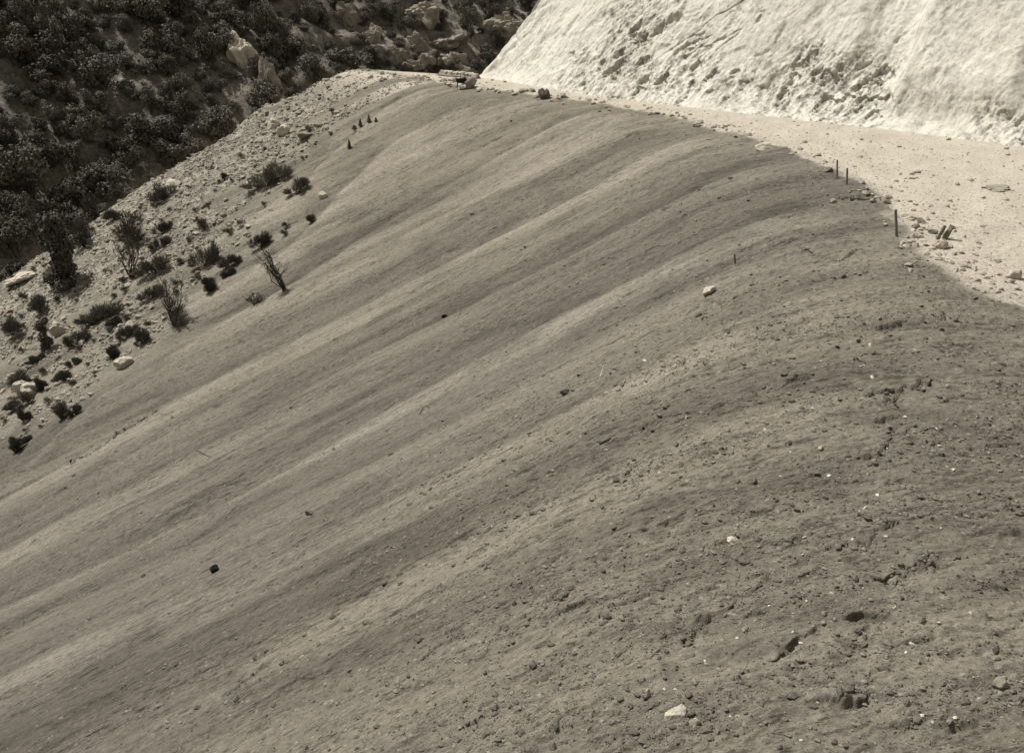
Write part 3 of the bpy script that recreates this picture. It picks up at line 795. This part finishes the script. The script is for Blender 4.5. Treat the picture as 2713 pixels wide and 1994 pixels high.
for x, y, z in zip(ux[ok], uy[ok], uz[ok]):
    q = rnd.uniform(.3, 1.15); add_clump(x, y, z, q, q*rnd.uniform(.7, 1.1))
me = np_mesh('undergrowth', np.vstack(Vs), np.vstack(Fs))
tag(obj('undergrowth', me, mat=LEAFFAR), 'low dark scrub filling the gaps between bushes on the canyon wall', 'undergrowth', kind='stuff')

# ------------------------------------------------------------------ rocks
_ico = {}
def ico(sub):
    if sub not in _ico:
        bm = bmesh.new(); bmesh.ops.create_icosphere(bm, subdivisions=sub, radius=1)
        V = np.array([v.co for v in bm.verts]); F = np.array([[v.index for v in f.verts] for f in bm.faces]); bm.free(); _ico[sub] = (V, F)
    return _ico[sub]
def rock_geo(sub, dims, cuts=9, noisy=.05, seed=0, notch=0):
    r = np.random.default_rng(seed); V, F = ico(sub); V = V/np.linalg.norm(V, axis=1)[:,None]
    N = r.normal(size=(cuts, 3)); N /= np.linalg.norm(N, axis=1)[:,None]; D = r.uniform(.42, .82, cuts)
    dot = V@N.T; lim = np.where(dot > .05, D/np.maximum(dot, .05), 9).min(1); rad = np.minimum(lim, 1.0)
    if noisy: rad = rad*(1+noisy*fbm(V[:,0]*2.3+seed, V[:,1]*2.3+V[:,2]*1.7, 4, seed % 97))
    V = V*rad[:,None]
    if notch: V[:,2] *= np.where(V[:,2] > 0, 1-notch*np.exp(-((V[:,0]-.18)/.16)**2), 1)
    return V*np.array(dims), F
def rock(name, p, dims, label, mat, cat='rock', group=None, seed=1, rot=(0, 0, 0), sub=4, sink=.35, noisy=.10, cuts=13, notch=0):
    V, F = rock_geo(sub, dims, cuts, noisy, seed, notch)
    V = V @ np.array(Matrix.Rotation(rot[1], 3, 'Y')).T; rot = (rot[0]*0, 0, rot[2]); ext = (V.max(0)-V.min(0)); V = V*np.array([2*dims[0]/ext[0], 1, 2*dims[2]/ext[2]])
    o = obj(name, np_mesh(name, V, F), mat=mat); o.rotation_euler = rot
    o.location = (p.x, p.y, p.z - V[:,2].min() - sink*2*dims[2]); tag(o, label, cat, group); return o
def rock_px(px, py, w, h, label, mat=PALE, name='rock', seed=1, rz=None, tilt=0, f=at, sink=.3, **kw):
    p = f(px, py)
    if p is None: return
    m = project(p.x, p.y, p.z)[2]/FPX
    return rock(name, p, (w*m*.52, w*m*.42, h*m*.56), label, mat, seed=seed, rot=(rnd.uniform(-.1, .1), tilt, rz if rz is not None else rnd.uniform(-.3, .3)), sink=sink, **kw)
rock_px(1878, 780, 44, 22, 'flat white slab of rock lying alone on the grey fill below the short peg', seed=4, rz=.25, tilt=-.22, sink=.15)
rock_px(1790, 1896, 58, 40, 'largest white stone at the bottom, wedge shaped, on rough soil', seed=9, tilt=-.3, sink=.25)
rock_px(1842, 1918, 30, 30, 'smaller white stone just right of the wedge shaped one at the bottom', seed=15)
rock_px(2650, 1818, 46, 34, 'dull pale stone half buried at the lower right corner', mat=GREY, seed=22)
rock_px(1940, 1430, 40, 12, 'thin whitish flake of rock lying level on the rough fill', seed=27, rz=.3)
rock_px(2490, 655, 40, 34, 'round white boulder under the two short posts at the road edge', seed=31, noisy=.3, cuts=3)
rock_px(1440, 262, 31, 28, 'dark boulder with a notched top standing on the road edge', mat=IRONROCK, seed=36, sink=.12, notch=.34, cuts=9)
rock_px(1247, 233, 34, 27, 'pale boulder standing next to the barrow on the far road', mat=GREY, seed=40, sink=.1, rz=.6)
rock_px(2030, 396, 52, 22, 'angular pale block lying on the outer road edge left of the pair of stakes', seed=44, rz=-.2)
rock_px(2193, 455, 26, 18, 'dark stone just left of the pair of stakes', mat=GREY, seed=47)
rock_px(2405, 578, 56, 18, 'flat pale slab right of the nearest stake', seed=50)
rock_px(2438, 590, 26, 20, 'pale block next to the flat slab right of the nearest stake', seed=52)
rock_px(2428, 606, 22, 18, 'grey block below the flat slab right of the nearest stake', mat=GREY, seed=55)
rock_px(2470, 618, 26, 16, 'grey stone left of the two short posts', mat=GREY, seed=58)
rock_px(2342, 538, 40, 14, 'grey stone at the right end of the black plank', mat=GREY, seed=60)
rock_px(2205, 534, 20, 12, 'pale stone left of the black plank on the crest', seed=61)
rock_px(2690, 735, 40, 30, 'pale rock cut by the right picture edge on the road shoulder', seed=63)
rock_px(1845, 336, 28, 11, 'dark flat stone on the road edge between the notched boulder and the pale block', mat=GREY, seed=65)
rock_px(856, 521, 24, 20, 'single white stone on the upper grey fill left of centre', seed=68)
rock_px(570, 1512, 26, 24, 'black clod lying alone on the lower left fill', mat=IRON, name='clod', seed=70, cat='clod', sink=.2)
rock_px(822, 1362, 28, 14, 'dark stone with a pale top on the lower fill right of the black clod', mat=DIRT, seed=71)
rock_px(1178, 840, 20, 12, 'dark clod on the middle of the grey fill', mat=IRON, name='clod', cat='clod', seed=72)
rock_px(1498, 1040, 30, 14, 'dark clod beside a shallow hollow right of centre', mat=DIRT, name='clod', cat='clod', seed=73)
rock_px(805, 366, 40, 22, 'dark rock block on the pale rubble near the top of the spur', mat=GREY, seed=75)
rock_px(722, 336, 36, 30, 'rounded pale boulder breaking the spur outline', seed=76, noisy=.3, cuts=4)
rock_px(752, 352, 38, 32, 'broad pale boulder just right of the rounded one on the spur outline', seed=77, noisy=.3, cuts=6)
rock_px(70, 1040, 80, 52, 'big pale boulder at the lower left picture edge', seed=78, noisy=.34)
rock_px(160, 880, 50, 42, 'pale boulder between the narrow upright bush and the wide greyish shrub', seed=79, noisy=.34)
rock_px(330, 968, 54, 32, 'pale stone at the border of fill and rubble on the lower left', seed=80)
rock_px(56, 706, 56, 54, 'grey boulder at the left picture edge below the canyon trees', mat=GREY, seed=81, noisy=.34)
rock_px(139, 648, 30, 28, 'white boulder on the canyon edge left of the tallest shrub', seed=82)
rock_px(258, 650, 30, 24, 'white stone right of the leafy shrub at the canyon edge', seed=83)
rock_px(60, 745, 90, 30, 'long pale ledge of rock at the left picture edge', seed=84, tilt=-.45, noisy=.4)
rock_px(345, 872, 30, 30, 'pale stone under the dark spiky shrub', seed=85)
rock_px(455, 495, 46, 26, 'pale boulder on the canyon edge above the halfway shrub', seed=86, tilt=-.4)
# far crag and boulders on the canyon wall
FAR = [(645, 172, 90, 110, 'tall pale crag on the wooded canyon wall, upper of the two', PALE, .3), (712, 262, 62, 130, 'weathered crag with a dark face below the tall pale crag', HILLROCK, .25),
 (735, 300, 40, 90, 'narrow pale rib of rock at the foot of the weathered crag', HILLROCK, .3),
 (195, 228, 20, 22, 'small white boulder on the dark canyon wall at upper left', PALE, .2), (120, 156, 18, 16, 'smallest white boulder near the left edge of the canyon wall', PALE, .2),
 (300, 452, 40, 18, 'pale stone at the lower right of the bare soil patch', HILLROCK, .3),
 (1000, 165, 66, 52, 'triangular pale boulder behind the far end of the road', HILLROCK, .2), (1050, 172, 62, 56, 'rounded pale boulder right of the triangular one', HILLROCK, .2),
 (1090, 186, 50, 32, 'dark flat boulder below the rounded pale one', GREY, .2), (1130, 184, 70, 48, 'broken grey boulder in the middle of the far boulders', HILLROCK, .2),
 (1195, 180, 80, 46, 'long slanting pale boulder left of the far scrub', HILLROCK, .2), (1200, 120, 110, 40, 'grey rock ledge high behind the far road', HILLROCK, .3),
 (985, 110, 60, 60, 'pale rock face high behind the far road, left of the dark cleft', HILLROCK, .3), (1105, 130, 60, 60, 'blocky pale outcrop above the far boulders', HILLROCK, .3),
 (915, 60, 80, 70, 'pale rocky outcrop at the top of the canyon wall', HILLROCK, .3), 
 (1120, 60, 100, 70, 'spotted pale outcrop at the top right of the canyon wall', HILLROCK, .3), (1340, 80, 100, 60, 'grey hump of rock close to the cut face at the top', HILLROCK, .3)]
for i, (px, py, w, h, lab, mt, sk) in enumerate(FAR):
    rock_px(px, py, w, h, lab, mt, 'boulder' if w < 70 else 'outcrop', seed=120+i, f=at2, sink=sk, noisy=.55, cuts=11, cat='boulder' if w < 70 else 'outcrop', sub=5)

# repeats: loose stones
def stones(pxs, label, group, mat, wlo, whi, flat=.55, name='stone', sub=3):
    pr = [np_mesh(name, *rock_geo(sub, (1, .8, flat), 8, .1, 200+i+len(group))) for i in range(5)]
    for m in pr: m.materials.append(mat)
    for i, (px, py) in enumerate(pxs):
        if any(abs(px-a) < 22 and abs(py-b) < 34 for a, b in ((1950, 690), (2379, 600), (2245, 470), (2219, 452))): continue
        p = at(px, py)
        if p is None: continue
        s = project(p.x, p.y, p.z)[2]/FPX*rnd.uniform(wlo, whi)*.5
        o = bpy.data.objects.new(name, pr[i % 5]); COL.objects.link(o)
        o.location = (p.x, p.y, p.z+.18*s); o.rotation_euler = (rnd.uniform(-.35, .35), rnd.uniform(-.35, .35), rnd.uniform(0, 6.28)); o.scale = (s, s, s*rnd.uniform(.7, 1.2))
        tag(o, label, 'stone', group)
edge = []
ex = [p[0] for p in CPX][::-1]; 
def crest_px(f):
    pts = CPX[6:20]; k = f*(len(pts)-1); i = min(int(k), len(pts)-2); t = k-i
    return pts[i][0]+(pts[i+1][0]-pts[i][0])*t, pts[i][1]+(pts[i+1][1]-pts[i][1])*t
for i in range(120):
    f = rnd.random()**1.3; x, y = crest_px(f); edge.append((x+abs(rnd.gauss(0, 30))*(1-.6*f)+3, y+rnd.gauss(-3, 10)*(1-.6*f)))
for i in range(70):
    t = rnd.random(); edge.append((2390+290*t+rnd.gauss(0, 34), 600+190*t+rnd.gauss(-14, 34)))
stones(edge, 'loose angular stone in the broken row along the outer road edge', 'stones along the outer road edge', RUBBLE, 9, 27)
sl = [(rnd.uniform(1500, 2600), rnd.uniform(900, 1960)) for _ in range(90)]
sl = [(x, y) for x, y in sl if x + .55*y > 2750 or rnd.random() < .25]
stones(sl, 'small pale stone lying loose on the rough soil of the near fill', 'pale stones on the near fill', PALE, 7, 17)
dk = [(rnd.uniform(300, 2500), rnd.uniform(500, 1950)) for _ in range(90)]
dk = [(x, y) for x, y in dk if y > 1250-.62*x*.9 + 120]
stones(dk, 'small dark clod of soil lying on the grey fill', 'soil clods on the fill', DIRT, 4, 12, name='clod')
rub = []
while len(rub) < 130:
    x = rnd.uniform(0, 1050); y = rnd.uniform(200, 1180)
    if y > np.interp(x, silx, sily)+12 and y < np.interp(x, [p[0] for p in BPX][::-1], [p[1] for p in BPX][::-1])-5: rub.append((x, y))
stones(rub, 'pale broken rock in the rubble of the left slope', 'broken rocks in the rubble slope', RUBBLE, 9, 26)

def scatter(name, n, xr, yr, mat, size, label, cat, accept, sub=1, kinds=6, flat=.6):
    gs = [rock_geo(sub, (1, .8, flat), 6, .12, 400+i) for i in range(kinds)]
    X = rng.uniform(*xr, n); Y = np.exp(rng.uniform(math.log(yr[0]), math.log(yr[1]), n))
    X = X*(Y*.98+6.5)+.1*Y
    keep = accept(X, Y); X = X[keep]; Y = Y[keep]
    z, s, rd, rk = surf(X, Y); x, y = fromq(X, Y)
    S = size(X, Y); Vs, Fs, off = [], [], 0
    ang = rng.uniform(0, 6.28, len(X)); kd = rng.integers(0, kinds, len(X))
    for k in range(kinds):
        m = kd == k; V, F = gs[k]; c = np.cos(ang[m])[:,None]; q = np.sin(ang[m])[:,None]; sc = S[m][:,None]
        P = np.stack([x[m][:,None]+sc*(V[:,0]*c-V[:,1]*q), y[m][:,None]+sc*(V[:,0]*q+V[:,1]*c), z[m][:,None]+sc*(V[:,2][None]+.15)], -1)
        nn = m.sum(); Vs.append(P.reshape(-1, 3)); Fs.append((F[None]+(np.arange(nn)*len(V))[:,None,None]).reshape(-1, 3)+off); off += nn*len(V)
    me = np_mesh(name, np.vstack(Vs), np.vstack(Fs))
    tag(obj(name, me, mat=mat), label, cat, kind='stuff')
def acc_fill(X, Y):
    s, rd, rk = masks(X, Y)
    dens = np.clip(.12 + 1.0*ramp(s, 26, 4)*ramp(Y, 75, 25), 0, 1)*(.10+1.3*ramp(fbm(X*.13, Y*.75, 4, 92), .0, .28))
    dens = np.maximum(dens*ramp(fbm(X*.5, Y*1.4, 3, 97), -.15, .2), .62*ramp(Y, 48, 20)*ramp(s, 30, 4)*(.35+.9*ramp(fbm(X*.3, Y*.8, 3, 98), -.15, .2)))
    return (rng.random(len(X)) < dens) & (rd < .4) & (rk < .4)
pw = lambda n: rng.pareto(2.6, n)
scatter('soil_crumbs', 230000, (-.75, .62), (9, 110), DIRT, lambda X, Y: np.minimum(.014*(1+pw(len(X))*1.25), .13)*np.interp(Y, [10, 50, 110], [1, 1.5, 2.0]), 'dark crumbs of soil strewn over the grey fill', 'soil crumbs', acc_fill)
scatter('gravel', 210000, (-.75, .62), (9, 105), GREY, lambda X, Y: np.minimum(.013*(1+pw(len(X))), .09)*np.interp(Y, [10, 50, 110], [1, 1.5, 2.0]), 'fine gravel and crumbs of soil strewn over the grey fill', 'gravel', acc_fill)
# broken crust lying along the little ledges
gs = [rock_geo(2, (1, .75, .5), 7, .12, 500+i) for i in range(5)]
Vc, Fc, off = [], [], 0
for q, hgt in LQ:
    ln = np.hypot(*np.diff(q, axis=0).T); tot = ln.sum(); cum = np.r_[0, np.cumsum(ln)]
    n = int(tot*26*min(hgt/.2, 1.3)); t = rng.uniform(-.1, 1.1, n)*tot
    X = np.interp(t, cum, q[:,0]) + rng.normal(0, .18, n); Y = np.interp(t, cum, q[:,1]) - np.abs(rng.normal(0, .34, n)) + .06
    z = surf(X, Y)[0]; x, y = fromq(X, Y)
    S = np.minimum(.018*(1+rng.pareto(1.9, n)), .16)*np.interp(Y, [14, 60], [.8, 1.4])
    for i in range(n):
        V, F = gs[i % 5]; a = rng.uniform(0, 6.28); c, w = math.cos(a), math.sin(a); tl = rng.normal(0, .3)
        Vc.append(np.stack([x[i]+S[i]*(V[:,0]*c-V[:,1]*w), y[i]+S[i]*(V[:,0]*w+V[:,1]*c), z[i]+S[i]*(V[:,2]+tl*V[:,0]+.1)], -1)); Fc.append(F+off); off += len(V)
tag(obj('broken_crust', np_mesh('broken_crust', np.vstack(Vc), np.vstack(Fc)), mat=DIRT), 'crumbled soil crust lying along the cracks of the near fill', 'broken crust', kind='stuff')
def acc_road(X, Y):
    s, rd, rk = masks(X, Y)
    return (rd > .5) & (rng.random(len(X)) < .25+.75*np.exp(-(np.minimum(s, 0)/4)**2))
scatter('road_gravel', 80000, (-.2, .75), (30, 115), RUBBLE, lambda X, Y: np.minimum(.020*(1+pw(len(X))*1.3), .2)*np.interp(Y, [30, 110], [1, 1.7]), 'loose pale gravel scattered over the road', 'gravel', acc_road)
def acc_rub(X, Y):
    s, rd, rk = masks(X, Y)
    return (rk > .12) & (Y < spur(X)+3) & (rng.random(len(X)) < (.5+.6*ramp(fbm(X*.2, Y*.5, 3, 93), -.2, .25))*(.3+.8*ramp(rk, .2, .7)))
scatter('rubble', 430000, (-1.0, .2), (40, 120), RUBBLE, lambda X, Y: np.minimum(.062*(1+pw(len(X))*1.25), .42), 'broken pale rubble covering the left slope', 'rubble', acc_rub)

# ------------------------------------------------------------------ stakes, posts, plank, sticks, barrow, parapet
def bar(a, b, w, d, taper=1.0, rough=.0):
    a = Vector(a); b = Vector(b); z = (b-a).normalized(); x = z.orthogonal().normalized() if abs(z.z) < .9 else Vector((1, 0, 0)); x = (x - z*x.dot(z)).normalized(); y = z.cross(x)
    V, F = [], []; n = 7
    for i in range(n):
        t = i/(n-1); c = a.lerp(b, t); k = 1+(taper-1)*t
        for sx, sy in ((-1, -1), (1, -1), (1, 1), (-1, 1)):
            V.append(c + x*(sx*w/2*k+rnd.uniform(-1, 1)*rough) + y*(sy*d/2*k+rnd.uniform(-1, 1)*rough))
    for i in range(n-1):
        for j in range(4): F.append((i*4+j, i*4+(j+1) % 4, i*4+4+(j+1) % 4, i*4+4+j))
    F += [(3, 2, 1, 0), tuple(range(4*n-4, 4*n))]
    return np.array([tuple(v) for v in V]), np.array(F)
def join(parts):
    Vs, Fs, o = [], [], 0
    for V, F in parts: Vs.append(V); Fs.append(F+o); o += len(V)
    return np.vstack(Vs), np.vstack(Fs)
def stake(px, py, h, w, lean, label, cat='stake', name='survey_stake'):
    p = at(px, py); m = project(p.x, p.y, p.z)[2]/FPX
    H = h*m/math.cos(PITCH)
    V, F = bar((0, 0, -.3), (lean*H, .02, H), w*m, w*m*.8, .92, .006)
    o = obj(name, np_mesh(name, V, F), mat=STAKE); o.location = p; tag(o, label, cat); return o
stake(2379, 628, 68, 6.2, -.22, 'tallest wooden stake, nearest of the stakes at the road edge')
stake(2245, 489, 40, 4.4, -.12, 'right one of the two close wooden stakes at the road edge')
stake(2219, 471, 43, 4.2, -.13, 'left one of the two close wooden stakes at the road edge')
stake(1950, 698, 24, 4.8, -.22, 'short peg driven into the grey fill above the flat white slab', 'peg', 'wooden_peg')
def lean_post(px, py, dx, dy, w, label):
    p = at(px, py); m = project(p.x, p.y, p.z)[2]/FPX
    V, F = bar((0, 0, -.05), (dx*m, .25*dx*m, dy*m), w*m, w*m*.8, .96, .012)
    o = obj('short_post', np_mesh('short_post', V, F), mat=STAKE); o.location = p; tag(o, label, 'post')
lean_post(2482, 634, 18, 36, 8, 'left and thinner of two short leaning posts above the white boulder')
lean_post(2500, 634, 20, 36, 12, 'right and thicker of two short leaning posts above the white boulder')
a = at(2252, 531); b2 = at(2322, 533)
V, F = bar((0, 0, .06), tuple(b2-a+Vector((0, 0, .05))), .13, .05, .7, .015)
o = obj('plank', np_mesh('plank', V, F), mat=IRON); o.location = a; tag(o, 'blackened plank lying on the crest between the pair of stakes and the nearest stake', 'plank')
def stick(pts, r, label, mat=TWIG, lift=.04):
    P = [at(*p) for p in pts]; o0 = P[0]
    V, F = tubes([([tuple(p-o0+Vector((0, 0, lift))) for p in P], r, r*.6)], 6)
    o = obj('stick', np_mesh('stick', V, F), mat=mat); o.location = o0; tag(o, label, 'stick')
stick([(1588, 1178), (1602, 1171), (1618, 1163)], .045, 'short dark stick lying below the middle of the fill')
stick([(1112, 1098), (1120, 1083), (1130, 1077), (1140, 1084)], .018, 'curled dark twig on the middle of the fill')
stick([(520, 1194), (535, 1201), (555, 1211)], .022, 'thin dark stick on the lower left fill pointing down right')
stick([(1710, 668), (1728, 657), (1745, 653), (1762, 654)], .02, 'thin curved twig on the upper fill left of the short peg')
stick([(2438, 1145), (2470, 1135), (2505, 1155)], .014, 'thin bent twig on the rough soil at the right edge')
stick([(1495, 740), (1512, 732), (1530, 724)], .02, 'pale straight stick on the upper middle of the fill', PALE)
stick([(1590, 1000), (1600, 968)], .012, 'thin pale straw on the fill right of centre', PALE)
# pit props of dirt on the road at the right edge
rock_px(2650, 500, 86, 14, 'low dark heap of dirt on the road at the right picture edge', mat=GREY, name='dirt_heap', cat='dirt heap', seed=90, noisy=.6, cuts=3, sink=.5)
# barrow
pb = at(1222, 236); m = project(pb.x, pb.y, pb.z)[2]/FPX; S = 60*m/1.75
B = empty('wheelbarrow', pb, .12); tag(B, 'dark wheelbarrow parked on the pale far road, its handles pointing left', 'wheelbarrow'); B.scale = (S, S, S)
def part(name, VF, par, mat): return obj(name, np_mesh(name, *VF), par, mat)
tray_t = np.array([(-.45, -.36, .74), (.42, -.36, .80), (.42, .36, .80), (-.45, .36, .74)]); tray_b = np.array([(-.30, -.24, .48), (.24, -.24, .46), (.24, .24, .46), (-.30, .24, .48)])
inn = tray_t*np.array([.94, .93, 1])+np.array([0, 0, -.002]); innb = tray_b*np.array([.92, .9, 1])+np.array([0, 0, .03])
V = np.vstack([tray_b, tray_t, inn, innb]); F = [(3, 2, 1, 0)]+[(i, (i+1) % 4, 4+(i+1) % 4, 4+i) for i in range(4)]+[(4+i, 4+(i+1) % 4, 8+(i+1) % 4, 8+i) for i in range(4)]+[(8+i, 8+(i+1) % 4, 12+(i+1) % 4, 12+i) for i in range(4)]+[(12, 13, 14, 15)]
part('tray', (V, np.array(F)), B, IRON)
for s in (-1, 1):
    part('handle', bar((-1.0, s*.30, .70), (.62, s*.10, .34), .06, .06), B, STAKE)
    part('leg', bar((-.34, s*.30, -.03), (-.26, s*.24, .56), .055, .055), B, STAKE)
wv = []
for i in range(20):
    t = 2*math.pi*i/20; wv.append(((.72+.24*math.cos(t)), 0, .22+.24*math.sin(t)))
wh = empty('wheel', (0, 0, 0)); wh.parent = B
rim = tubes([(wv+wv[:1], .04, .04)], 6)
part('rim', rim, wh, IRON)
part('spokes', join([bar((.72, 0, .22), (.72+.23*math.cos(t), 0, .22+.23*math.sin(t)), .025, .025) for t in [i*math.pi/3 for i in range(6)]]), wh, IRON)
# shovels left standing in the load
def shovel(dx, lean, label):
    V, F = bar((0, 0, 0), (lean, 0, .62), .05, .05); o = obj('tool_handle', np_mesh('tool_handle', V, F), mat=STAKE)
    o.location = pb + Vector((dx*S, 0, .55*S)); o.scale = (S, S, S); tag(o, label, 'tool')
shovel(-.05, .05, 'thin tool handle sticking up from the middle of the barrow')
shovel(.30, -.02, 'short tool handle sticking up at the right end of the barrow')
# rubble parapet at the bend
pa, pz = at(1168, 200), at(1268, 209)
if pa is not None and pz is not None:
    L = pz-pa; ang = math.atan2(L.y, L.x); n = 14
    PRT = empty('stone_parapet', pa, ang); tag(PRT, 'low pale rubble parapet along the outer side of the far bend', 'parapet')
    V, F = bar((0, 0, .0), (L.length, 0, .0), .55, .8, 1.0, .05); part('wall', (V, F), PRT, GREY)
    parts = []
    for i in range(n):
        Vr, Fr = rock_geo(3, (L.length/n*.62, .42, .22), 9, .1, 300+i); parts.append((Vr+np.array([(i+.5)*L.length/n, 0, .40+rnd.uniform(-.05, .05)]), Fr))
    part('coping', join(parts), PRT, PALE)
